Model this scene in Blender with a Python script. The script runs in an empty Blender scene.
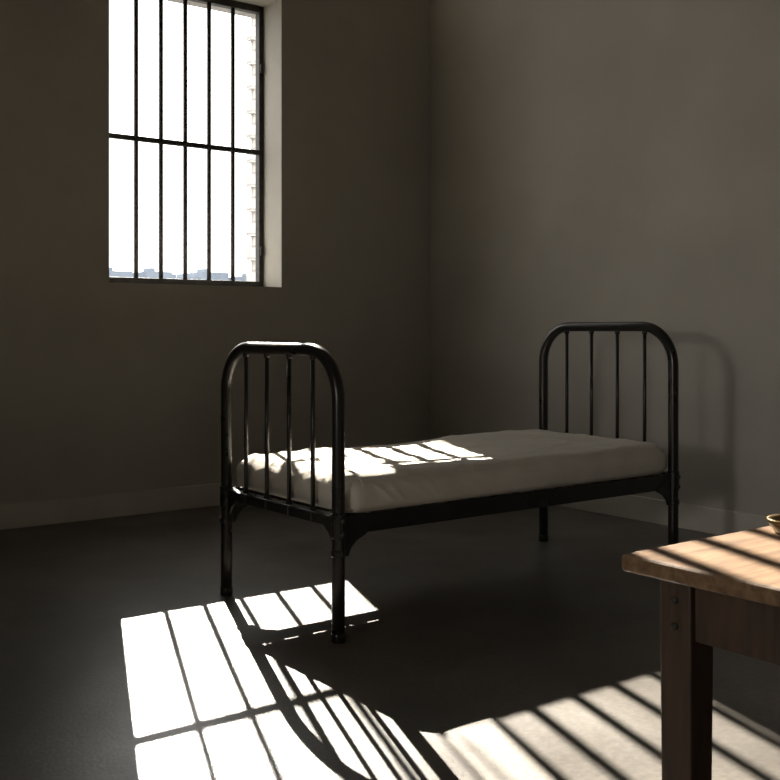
import bpy, bmesh, math
from mathutils import Vector, noise, Matrix
S=bpy.context.scene
S.view_settings.view_transform='Standard'

# ---------------- materials ----------------
def mat(name, col, rough=.5, metal=0., spec=.5):
    m=bpy.data.materials.new(name); m.use_nodes=True
    b=m.node_tree.nodes['Principled BSDF']
    b.inputs['Base Color'].default_value=(*col,1); b.inputs['Roughness'].default_value=rough
    b.inputs['Metallic'].default_value=metal; b.inputs['Specular IOR Level'].default_value=spec
    return m,m.node_tree,b
def noise_col(nt,b,c1,c2,scale,detail=8,lo=.35,hi=.65,vec=None,inp='Base Color',dist=0.):
    n=nt.nodes.new('ShaderNodeTexNoise'); n.inputs['Scale'].default_value=scale; n.inputs['Detail'].default_value=detail
    n.inputs['Distortion'].default_value=dist
    tc=nt.nodes.new('ShaderNodeTexCoord')
    if vec:
        mp=nt.nodes.new('ShaderNodeMapping'); mp.inputs['Scale'].default_value=vec
        nt.links.new(tc.outputs['Object'],mp.inputs[0]); nt.links.new(mp.outputs[0],n.inputs['Vector'])
    else: nt.links.new(tc.outputs['Object'],n.inputs['Vector'])
    r=nt.nodes.new('ShaderNodeValToRGB'); r.color_ramp.elements[0].position=lo; r.color_ramp.elements[1].position=hi
    r.color_ramp.elements[0].color=(*c1,1); r.color_ramp.elements[1].color=(*c2,1)
    nt.links.new(n.outputs['Fac'],r.inputs[0])
    if inp: nt.links.new(r.outputs[0],b.inputs[inp])
    return n,r
def bump(nt,b,scale,strength,dist=.01,detail=6,vec=None):
    n=nt.nodes.new('ShaderNodeTexNoise'); n.inputs['Scale'].default_value=scale; n.inputs['Detail'].default_value=detail
    tc=nt.nodes.new('ShaderNodeTexCoord')
    if vec:
        mp=nt.nodes.new('ShaderNodeMapping'); mp.inputs['Scale'].default_value=vec
        nt.links.new(tc.outputs['Object'],mp.inputs[0]); nt.links.new(mp.outputs[0],n.inputs['Vector'])
    else: nt.links.new(tc.outputs['Object'],n.inputs['Vector'])
    bp=nt.nodes.new('ShaderNodeBump'); bp.inputs['Strength'].default_value=strength; bp.inputs['Distance'].default_value=dist
    nt.links.new(n.outputs['Fac'],bp.inputs['Height']); 
    prev=b.inputs['Normal']
    if prev.is_linked: nt.links.new(prev.links[0].from_socket,bp.inputs['Normal'])
    nt.links.new(bp.outputs[0],b.inputs['Normal'])

WALL,nt,b=mat('painted_plaster',(.4,.37,.33),.75,spec=.3)
noise_col(nt,b,(.41,.385,.34),(.46,.435,.385),1.6,6); bump(nt,b,60,.12,.004); bump(nt,b,3,.1,.02)
TRIM,nt,b=mat('baseboard_paint',(.42,.39,.35),.55); noise_col(nt,b,(.48,.45,.40),(.54,.51,.45),5)
CEIL,nt,b=mat('ceiling_paint',(.4,.38,.35),.8); noise_col(nt,b,(.37,.35,.32),(.42,.40,.37),2)
FLOOR,nt,b=mat('polished_concrete',(.16,.15,.14),.5,spec=.55)
n1,r1=noise_col(nt,b,(.088,.081,.072),(.150,.139,.125),1.6,7,.3,.7,dist=.2,inp=None)
n2,r2=noise_col(nt,b,(.74,.74,.74),(1.12,1.10,1.06),50,5,.3,.7,inp=None)
mx=nt.nodes.new('ShaderNodeMix'); mx.data_type='RGBA'; mx.blend_type='MULTIPLY'; mx.inputs[0].default_value=.9
nt.links.new(r1.outputs[0],mx.inputs[6]); nt.links.new(r2.outputs[0],mx.inputs[7]); nt.links.new(mx.outputs[2],b.inputs['Base Color'])
noise_col(nt,b,(.28,.28,.28),(.40,.40,.40),2.5,3,.3,.7,inp='Roughness')
bump(nt,b,90,.16,.004,3)
METAL,nt,b=mat('black_enamel_metal',(.02,.019,.018),.33,.3,spec=.6)
noise_col(nt,b,(.021,.0195,.0175),(.028,.0255,.0225),10,4,.4,.7)
noise_col(nt,b,(.27,.27,.27),(.34,.34,.34),8,4,inp='Roughness')
BOLT,nt,b=mat('steel_bolt',(.08,.075,.07),.4,.8)
IRON,nt,b=mat('dark_iron',(.02,.018,.016),.6,.3); noise_col(nt,b,(.02,.018,.016),(.045,.04,.034),25)
CLOTH,nt,b=mat('cotton_sheet',(.55,.52,.47),.9,spec=.15)
noise_col(nt,b,(.54,.50,.44),(.62,.58,.51),6,6); bump(nt,b,7,.35,.02,4,(1,2.2,1)); bump(nt,b,26,.15,.006,4,(1,1.6,1)); bump(nt,b,500,.2,.001)
WOOD,nt,b=mat('oak_tabletop',(.4,.2,.09),.5,spec=.35)
noise_col(nt,b,(.12,.067,.033),(.26,.16,.086),7,10,.3,.7,(1,9,9),dist=.6); bump(nt,b,30,.2,.002,6,(1,10,10))
WOODD,nt,b=mat('dark_stained_wood',(.06,.03,.018),.5)
noise_col(nt,b,(.040,.023,.013),(.085,.050,.029),8,9,.3,.7,(9,9,1)); bump(nt,b,30,.2,.002,6,(10,10,1))
BRASS,nt,b=mat('aged_brass',(.35,.24,.11),.35,.9); noise_col(nt,b,(.2,.13,.06),(.42,.3,.15),30)
BRICK,nt,b=mat('brick_exterior',(.5,.42,.36),.85)
br=nt.nodes.new('ShaderNodeTexBrick'); br.inputs['Scale'].default_value=1; br.inputs['Brick Width'].default_value=.26; br.inputs['Row Height'].default_value=.12
br.inputs['Mortar Size'].default_value=.010
br.inputs['Color1'].default_value=(.36,.35,.34,1); br.inputs['Color2'].default_value=(.42,.41,.40,1); br.inputs['Mortar'].default_value=(.26,.255,.25,1)
tc=nt.nodes.new('ShaderNodeTexCoord'); sp=nt.nodes.new('ShaderNodeSeparateXYZ'); ad=nt.nodes.new('ShaderNodeMath'); cb=nt.nodes.new('ShaderNodeCombineXYZ')
nt.links.new(tc.outputs['Object'],sp.inputs[0]); nt.links.new(sp.outputs[0],ad.inputs[0]); nt.links.new(sp.outputs[1],ad.inputs[1])
nt.links.new(ad.outputs[0],cb.inputs[0]); nt.links.new(sp.outputs[2],cb.inputs[1]); nt.links.new(cb.outputs[0],br.inputs[0]); nt.links.new(br.outputs[0],b.inputs['Base Color'])
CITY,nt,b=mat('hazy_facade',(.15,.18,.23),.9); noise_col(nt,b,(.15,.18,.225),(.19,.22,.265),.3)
GRND,nt,b=mat('exterior_ground',(.25,.25,.24),.9); noise_col(nt,b,(.1,.1,.1),(.14,.14,.13),.1)

# ---------------- helpers ----------------
def finish(name,bm,material,parent=None,smooth=False,bevel=0,segs=2):
    bmesh.ops.recalc_face_normals(bm,faces=bm.faces)
    me=bpy.data.meshes.new(name); bm.to_mesh(me); bm.free(); me.materials.append(material)
    o=bpy.data.objects.new(name,me); S.collection.objects.link(o)
    if smooth:
        for p in me.polygons: p.use_smooth=True
    if bevel:
        m=o.modifiers.new('bevel','BEVEL'); m.width=bevel; m.segments=segs; m.limit_method='ANGLE'; m.angle_limit=.7
    if parent: o.parent=parent
    return o
def box(bm,x0,x1,y0,y1,z0,z1):
    v=[bm.verts.new((x,y,z)) for z in (z0,z1) for (x,y) in ((x0,y0),(x1,y0),(x1,y1),(x0,y1))]
    for f in ((0,3,2,1),(4,5,6,7),(0,1,5,4),(1,2,6,5),(2,3,7,6),(3,0,4,7)): bm.faces.new([v[i] for i in f])
def tube(bm,pts,r,seg=16,cap=True):
    pts=[Vector(p) for p in pts]; n=len(pts)
    T=[(pts[min(i+1,n-1)]-pts[max(i-1,0)]).normalized() for i in range(n)]
    up=Vector((1,0,0)) if abs(T[0].x)<.9 else Vector((0,1,0))
    N=(up-T[0]*up.dot(T[0])).normalized(); rings=[]
    for i in range(n):
        N=(N-T[i]*N.dot(T[i])).normalized(); B=T[i].cross(N)
        rr=r[i] if isinstance(r,(list,tuple)) else r
        rings.append([bm.verts.new(pts[i]+(N*math.cos(2*math.pi*k/seg)+B*math.sin(2*math.pi*k/seg))*rr) for k in range(seg)])
    for a,bb in zip(rings,rings[1:]):
        for k in range(seg): bm.faces.new((a[k],a[(k+1)%seg],bb[(k+1)%seg],bb[k]))
    if cap: bm.faces.new(rings[0][::-1]); bm.faces.new(rings[-1])
def prism(bm,poly,axis,a,b_):
    def P(u,w,t): return (u,t,w) if axis==1 else (t,u,w)
    A=[bm.verts.new(P(u,w,a)) for u,w in poly]; B=[bm.verts.new(P(u,w,b_)) for u,w in poly]
    bm.faces.new(A); bm.faces.new(B[::-1]); n=len(poly)
    for i in range(n): bm.faces.new((A[i],B[i],B[(i+1)%n],A[(i+1)%n]))
def empty(name,loc=(0,0,0)):
    o=bpy.data.objects.new(name,None); o.location=loc; S.collection.objects.link(o); o.empty_display_size=.2; return o

# ---------------- room ----------------
X0,X1,Y0,Y1,H=-1.6,4.80,-1.8,5.92,5.4
WT=.95                      # west wall thickness
W1=(2.38,3.553,1.38,3.27)
W2=(3.13,4.12,3.60,5.05)
W3=(.45,1.40,1.0,2.55)       # added west window (y0,y1,z0,z1)
def holed(bm,y0,y1,w1,w2,xa,xb,zt,wid=0):
    r=w1[1]+wid
    box(bm,xa,w1[0],y0,y1,0,zt)
    box(bm,w1[0],r,y0,y1,0,w1[2])
    box(bm,w1[0],r,y0,y1,w1[3],w2[2])
    box(bm,r,xb,y0,y1,0,w2[2])
    box(bm,w1[0],w2[0],y0,y1,w2[2],zt)
    box(bm,w2[0],w2[1],y0,y1,w2[3],zt)
    box(bm,w2[1],xb,y0,y1,w2[2],zt)
bm=bmesh.new(); holed(bm,Y1,6.21,W1,W2,X0,X1+.3,H); finish('wall_north',bm,WALL)
bm=bmesh.new(); holed(bm,6.212,6.42,W1,W2,X0,X1+.3,H,.16); finish('wall_north_brick_facing',bm,BRICK)
bm=bmesh.new(); box(bm,X1,X1+.3,Y0,Y1,0,H); finish('wall_east',bm,WALL)
bm=bmesh.new()
box(bm,X0-WT,X0,Y0-.3,W3[0],0,H); box(bm,X0-WT,X0,W3[1],6.42,0,H)
box(bm,X0-WT,X0,W3[0],W3[1],0,W3[2]); box(bm,X0-WT,X0,W3[0],W3[1],W3[3],H)
finish('wall_west',bm,WALL)
bm=bmesh.new(); box(bm,X0,X1+.3,Y0-.3,Y0,0,H); finish('wall_south',bm,WALL)
bm=bmesh.new(); box(bm,X0-WT,X1+.3,Y0-.3,6.42,-.2,0); finish('floor',bm,FLOOR)
bm=bmesh.new(); box(bm,X0-WT,X1+.3,Y0-.3,6.42,H,H+.2); finish('ceiling',bm,CEIL)
bh=.14
bm=bmesh.new(); box(bm,X0,X1-.018,Y1-.018,Y1,0,bh); finish('baseboard_north',bm,TRIM,bevel=.004)
bm=bmesh.new(); box(bm,X1-.018,X1,Y0,Y1,0,bh); finish('baseboard_east',bm,TRIM,bevel=.004)
bm=bmesh.new(); box(bm,X0,X0+.018,Y0,Y1-.018,0,bh); finish('baseboard_west',bm,TRIM,bevel=.004)
bm=bmesh.new(); box(bm,X0+.018,X1-.018,Y0,Y0+.018,0,bh); finish('baseboard_south',bm,TRIM,bevel=.004)

def window(name,w,bars,mid,yf=6.17,latch=False,fw=.045,fr=None,br=.0125):
    e=empty(name); x0,x1,z0,z1=w; fr=fr or fw
    bm=bmesh.new()
    box(bm,x0,x0+fw,yf-.02,yf+.035,z0,z1); box(bm,x1-fr,x1,yf-.02,yf+.035,z0,z1)
    box(bm,x0+fw,x1-fr,yf-.02,yf+.035,z0,z0+fw); box(bm,x0+fw,x1-fr,yf-.02,yf+.035,z1-fw,z1)
    finish('window_frame',bm,IRON,e,bevel=.004)
    for i,x in enumerate(bars):
        bm=bmesh.new(); tube(bm,[(x,yf,z0+fw-.01),(x,yf,z1-fw+.01)],br,12); finish(f'bar_{i+1}',bm,IRON,e,smooth=True)
    bm=bmesh.new(); box(bm,x0+fw-.005,x1-fr+.005,yf-.017,yf+.017,mid-.015,mid+.015); finish('cross_rail',bm,IRON,e,bevel=.003)
    if latch:
        bm=bmesh.new()
        for z in (z0+.25,z1-.42): tube(bm,[(x1-.022,yf-.03,z-.03),(x1-.022,yf-.03,z+.03)],.011,10)
        finish('hinges',bm,IRON,e,smooth=True)
    return e
window('window_1',W1,[2.654,2.82,2.987,3.156,3.33],2.290,latch=True,fr=.034,br=.014)
window('added_window_2',W2,[3.265,3.39,3.53,3.69,3.85,4.01],4.62,br=.021,fw=.03)  # added high opening out of view, lets light reach table and floor
e=window('added_window_3',W3,[.69,.925,1.16],1.75,yf=0)  # added out of view to brighten the walls and shape the headboard shadow
e.rotation_euler=(0,0,math.pi/2); e.location=(X0-WT+.15,0,0)

# ---------------- exterior ----------------
bm=bmesh.new(); box(bm,-400,600,6.6,900,-.6,-.5); box(bm,-400,X0-WT-.2,-400,6.6,-.6,-.5); finish('ground',bm,GRND)
bm=bmesh.new()
for k in range(40):
    z=-.5+k*.12; x=5.11-(.05 if k%2 else 0)
    box(bm,x,9.5,9.0,9.1,z,z+.12)
finish('brick_courtyard_wall',bm,BRICK)
e=empty('distant_city_skyline')
import random; random.seed(4)
x=40.
i=0
while x<130:
    wdt=random.uniform(4,9); h=random.uniform(10.2,11.6)
    if random.random()<.35: h+=1.8
    bm=bmesh.new(); y=165+random.uniform(-3,6)
    box(bm,x,x+wdt,y,y+10,-.5,h); box(bm,x+wdt*.3,x+wdt*.5,y+2,y+5,h,h+.7)
    finish(f'building_{i+1}',bm,CITY,e); x+=wdt+random.uniform(-.2,1.5); i+=1

# ---------------- bed ----------------
BX0,BX1,BY0,BY1=2.075,3.925,3.07,3.90
bed=empty('metal_bed_frame')
R=.0235
def arch(name,x,top,rc,lean=0):
    pts=[(x,BY0,0.012)]+[(x,BY0,z) for z in (.2,.45,.7)]
    for k in range(13):
        a=math.pi-k*math.pi/24
        pts.append((x,BY0+rc+rc*math.cos(a),top-R-rc+rc*math.sin(a)))
    for k in range(13):
        a=math.pi/2-k*math.pi/24
        pts.append((x,BY1-rc+rc*math.cos(a),top-R-rc+rc*math.sin(a)))
    pts+=[(x,BY1,z) for z in (.7,.45,.2,.012)]
    bm=bmesh.new(); tube(bm,pts,R,24); finish(name+'_tube',bm,METAL,bed,smooth=True)
    bm=bmesh.new()
    for y in (BY0,BY1):
        tube(bm,[(x,y,0),(x,y,.004),(x,y,.03),(x,y,.034)],[.023,.0262,.0262,.024],20)
    finish(name+'_feet',bm,METAL,bed,smooth=True)
    n=4
    for k in range(n):
        y=BY0+(BY1-BY0)*(k+1)/(n+1)
        bm=bmesh.new(); tube(bm,[(x,y,.40),(x,y,top-R)],.0085,12); 
        tube(bm,[(x,y,top-2*R-.012),(x,y,top-2*R+.004)],.0125,12); tube(bm,[(x,y,.44),(x,y,.455)],.0125,12)
        finish(f'{name}_spindle_{k+1}',bm,METAL,bed,smooth=True)
    bm=bmesh.new()
    box(bm,x-.006,x+.006,BY0+.01,BY1-.01,.40,.445); box(bm,x-.02,x+.02,BY0+.01,BY1-.01,.437,.443)
    finish(name+'_cross_rail',bm,METAL,bed,bevel=.002)
arch('footboard',BX0,1.052,.18); arch('headboard',BX1,1.14,.18)
for nm,y,s in (('side_rail_near',BY0,1),('side_rail_far',BY1,-1)):
    bm=bmesh.new()
    box(bm,BX0+.015,BX1-.015,y-.004,y+.004,.374,.443)
    yy=sorted((y,y+s*.05)); box(bm,BX0+.015,BX1-.015,yy[0],yy[1],.376,.382)
    finish(nm,bm,METAL,bed,bevel=.002)
    for x,d in ((BX0,1),(BX1,-1)):
        bm=bmesh.new()
        prism(bm,[(x+d*.018,.44),(x+d*.125,.378),(x+d*.115,.368),(x+d*.075,.350),(x+d*.05,.325),(x+d*.04,.30),(x+d*.018,.295)],1,y-.007,y+.007)
        for z0,z1 in ((.30,.325),(.365,.455)):
            tube(bm,[(x,y,z0),(x,y,z0+.004),(x,y,z1-.004),(x,y,z1)],[.0245,.0275,.0275,.0245],16)
        finish(nm+('_foot' if d>0 else '_head')+'_bracket',bm,METAL,bed,bevel=.002)
        bm=bmesh.new()
        for z in (.385,.43):
            tube(bm,[(x,y-s*.020,z),(x,y-s*.034,z),(x,y-s*.037,z)],[.009,.009,.005],8)
        finish(nm+('_foot' if d>0 else '_head')+'_bolts',bm,BOLT,bed)
for x in (BX0,BX1):
    bm=bmesh.new()
    for y,s in ((BY0,1),(BY1,-1)):
        prism(bm,[(y+s*.018,.42),(y+s*.09,.40),(y+s*.055,.375),(y+s*.035,.345),(y+s*.018,.33)],0,x-.006,x+.006)
    finish('end_gussets',bm,METAL,bed,bevel=.002)
bm=bmesh.new()
for k in range(15):
    x=BX0+.09+k*(BX1-BX0-.18)/14; box(bm,x-.03,x+.03,BY0+.004,BY1-.004,.432,.442)
finish('slats',bm,METAL,bed)

# mattress
bm=bmesh.new()
mx0,mx1,my0,my1,mz0,mz1=BX0+.03,BX1-.03,BY0-.014,BY1+.014,.444,.580
cx,cy,cz=(mx0+mx1)/2,(my0+my1)/2,(mz0+mz1)/2
hx,hy,hz=(mx1-mx0)/2,(my1-my0)/2,(mz1-mz0)/2
NX,NY,NZ=300,150,26
def gridface(f,nu,nv):
    vs=[[bm.verts.new(f(i/nu,j/nv)) for j in range(nv+1)] for i in range(nu+1)]
    for i in range(nu):
        for j in range(nv): bm.faces.new((vs[i][j],vs[i+1][j],vs[i+1][j+1],vs[i][j+1]))
L=lambda t:2*t-1
for s in (-1,1):
    gridface(lambda u,v:(L(u)*hx,L(v)*hy,s*hz),NX,NY)
    gridface(lambda u,v:(L(u)*hx,s*hy,L(v)*hz),NX,NZ)
    gridface(lambda u,v:(s*hx,L(u)*hy,L(v)*hz),NY,NZ)
bmesh.ops.remove_doubles(bm,verts=bm.verts,dist=1e-5)
rp=.075
def ridge(p): return 1-abs(noise.noise(p))*2
for v in bm.verts:
    p=v.co.copy()
    q=Vector((max(-hx+rp,min(hx-rp,p.x)),max(-hy+rp,min(hy-rp,p.y)),0)); d=Vector((p.x,p.y,0))-q
    if d.length>1e-6:
        m=max(abs(d.x),abs(d.y)); d=d.normalized()*m
    pp=q+d
    rt=.064 if p.z>0 else .03
    edge=min(hx-abs(p.x),hy-abs(p.y)); zz=p.z
    side=edge<rt; nearz=hz-abs(p.z)<rt
    if side and nearz:
        a=rt-edge; c=rt-(hz-abs(p.z)); m=max(a,c); l=math.hypot(a,c)
        if l>1e-6: a2=a*m/l; c2=c*m/l
        else: a2,c2=a,c
        shr=a-a2
        if hx-abs(p.x)<rt: pp.x-=math.copysign(shr,p.x)
        if hy-abs(p.y)<rt: pp.y-=math.copysign(shr,p.y)
        zz=math.copysign(hz-rt+c2,p.z)
    w=Vector((pp.x+cx,pp.y+cy,zz+cz))
    top=max(0,min(1,(p.z+hz)/(2*hz)))
    n1=ridge(Vector((w.x*2.2+w.y*1.5,w.y*3.6-w.x*1.2,3.1)))**4
    n2=ridge(Vector((w.x*5+w.y*3.5,w.y*7-w.x*4,7.7)))**5
    n3=noise.noise(Vector((w.x*2.2,w.y*2.2,1.)))
    footw=math.exp(-((w.x-mx0)/.5)**2)
    if p.z>0 : w.z+=top*(.006*n1+(.0025+.004*footw)*n2+.007*n3) - .006*top*math.sin(math.pi*(w.x-mx0)/(mx1-mx0)) + .022*top*math.exp(-((w.x-3.45)/.35)**2)*(w.y-my0)/(my1-my0)
    if abs(p.y)>hy-.002 or abs(p.x)>hx-.002:
        k=math.sin(math.pi*top)
        o=.011*k+.004*k*noise.noise(Vector((w.x*4,w.y*4,w.z*3)))+(.002+.005*footw)*k*ridge(Vector((w.x*8+w.z*9,w.y*8,w.z*4)))**4
        if abs(p.y)>hy-.002: w.y+=math.copysign(o,p.y)
        else: w.x+=math.copysign(o,p.x)*.5
    v.co=w
mt=finish('mattress',bm,CLOTH,smooth=True)

# ---------------- table ----------------
tab=empty('wooden_table')
TX0,TX1,TY0,TY1=1.275,2.42,.30,1.10
bm=bmesh.new(); box(bm,TX0,TX1,TY0,TY1,.722,.75)
finish('tabletop',bm,WOOD,tab,bevel=.007,segs=3)
lg=.058; ins=.043
for i,(x,y) in enumerate(((TX0+ins,TY1-ins-lg),(TX1-ins-lg,TY1-ins-lg),(TX0+ins,TY0+ins),(TX1-ins-lg,TY0+ins))):
    bm=bmesh.new()
    v0=[(x,y),(x+lg,y),(x+lg,y+lg),(x,y+lg)]
    c=(x+lg/2,y+lg/2)
    B=[bm.verts.new((c[0]+(a-c[0])*.85,c[1]+(b_-c[1])*.85,0)) for a,b_ in v0]
    M=[bm.verts.new((a,b_,.60)) for a,b_ in v0]; T_=[bm.verts.new((a,b_,.7215)) for a,b_ in v0]
    bm.faces.new(B[::-1]); bm.faces.new(T_)
    for A,C in ((B,M),(M,T_)):
        for k in range(4): bm.faces.new((A[k],A[(k+1)%4],C[(k+1)%4],C[k]))
    finish(f'leg_{i+1}',bm,WOODD,tab,bevel=.003)
bm=bmesh.new(); a=.012
xa,xb,ya,yb=TX0+ins,TX1-ins,TY0+ins,TY1-ins
box(bm,xa+a,xa+a+.022,ya+lg-.002,yb-lg+.002,.625,.7215); box(bm,xb-a-.022,xb-a,ya+lg-.002,yb-lg+.002,.625,.7215)
box(bm,xa+lg-.002,xb-lg+.002,ya+a,ya+a+.022,.625,.7215); box(bm,xa+lg-.002,xb-lg+.002,yb-a-.022,yb-a,.625,.7215)
finish('apron',bm,WOODD,tab,bevel=.002)
bm=bmesh.new()
for z in (.645,.685):
    tube(bm,[(xa+.002,yb-lg/2,z),(xa-.003,yb-lg/2,z),(xa-.005,yb-lg/2,z)],[.006,.006,.003],10)
finish('leg_bolts',bm,IRON,tab)

# brass ashtray
prof=[(0,.004),(.030,.004),(.036,.009),(.040,.020),(.046,.025),(.051,.024),(.052,.020),(.046,.012),(.042,.004),(.038,0),(0,0)]
bm=bmesh.new(); sg=40; rings=[]
for rr,z in prof:
    rings.append([bm.verts.new((rr*math.cos(2*math.pi*k/sg),rr*math.sin(2*math.pi*k/sg),z)) for k in range(sg)] if rr else [bm.verts.new((0,0,z))])
for A,C in zip(rings,rings[1:]):
    for k in range(sg):
        k2=(k+1)%sg
        if len(A)==1: bm.faces.new((A[0],C[k],C[k2]))
        elif len(C)==1: bm.faces.new((A[k],A[k2],C[0]))
        else: bm.faces.new((A[k],A[k2],C[k2],C[k]))
o=finish('brass_ashtray',bm,BRASS,smooth=True); o.location=(1.648,1.025,.7503)

# ---------------- light ----------------
def look(o,d): o.rotation_euler=Vector(d).to_track_quat('-Z','Y').to_euler()
sd=Vector((-.378,-1,-.651))
SC=(1,.92,.80)
l=bpy.data.lights.new('sun','SUN'); l.energy=28; l.angle=math.radians(.3); l.color=SC
o=bpy.data.objects.new('sun',l); S.collection.objects.link(o); o.location=(8,16,10); look(o,sd)
def flood(name,target,dd,steps,rad,energy,k=40,soft=.12,blend=.05):
    dd=Vector(dd); tgt=Vector(target)-dd*steps
    l=bpy.data.lights.new(name,'SPOT'); l.energy=energy; l.shadow_soft_size=soft; l.color=SC
    pos=tgt-dd*k; dist=(pos-tgt).length
    l.spot_size=2*math.atan(rad/dist); l.spot_blend=blend
    o=bpy.data.objects.new(name,l); S.collection.objects.link(o); o.location=pos; look(o,dd)
flood('added_patch_spot',(2.13,1.6,0),(-.34,-1,-.95),4.57,.70,1300000,soft=.18)  # added spot, makes the second light patch on the floor
flood('added_patch_spot',(2.42,3.47,.58),(-.37,-1,-1.4),2.7,.28,1700000,blend=.12)  # added spot, extends the sunlit area on the mattress
# added soft spot behind the added west window, throws the headboard shadow
l=bpy.data.lights.new('added_west_spot','SPOT'); l.energy=230; l.shadow_soft_size=.3; l.color=(1,.94,.86); l.spot_size=math.radians(75); l.spot_blend=.5
o=bpy.data.objects.new('added_west_spot',l); S.collection.objects.link(o); o.location=(-3.6,.39,1.62); look(o,(.87,.31,.03))
for nm,w in (('sky_portal_1',W1),('sky_portal_2',W2)):
    l=bpy.data.lights.new(nm,'AREA'); l.shape='RECTANGLE'; l.size=w[1]-w[0]+.32; l.size_y=w[3]-w[2]; l.cycles.is_portal=True
    o=bpy.data.objects.new(nm,l); S.collection.objects.link(o); o.location=((w[0]+w[1])/2,6.44,(w[2]+w[3])/2); look(o,(0,-1,0))
l=bpy.data.lights.new('sky_portal_3','AREA'); l.shape='RECTANGLE'; l.size=W3[1]-W3[0]; l.size_y=W3[3]-W3[2]; l.cycles.is_portal=True
o=bpy.data.objects.new('sky_portal_3',l); S.collection.objects.link(o); o.location=(X0-WT-.02,(W3[0]+W3[1])/2,(W3[2]+W3[3])/2); look(o,(1,0,0))
w=bpy.data.worlds.new('world'); S.world=w; w.use_nodes=True
bg=w.node_tree.nodes['Background']; bg.inputs[0].default_value=(1,.98,.94,1); bg.inputs[1].default_value=4.2

# ---------------- camera ----------------
c=bpy.data.cameras.new('camera'); o=bpy.data.objects.new('camera',c); S.collection.objects.link(o)
c.sensor_width=36; c.lens=1050/780*36; c.shift_y=-60/780; c.clip_start=.05; c.clip_end=2000
o.location=(0,0,1.1); o.rotation_euler=(math.pi/2,0,-math.atan2(.6,.8)); S.camera=o
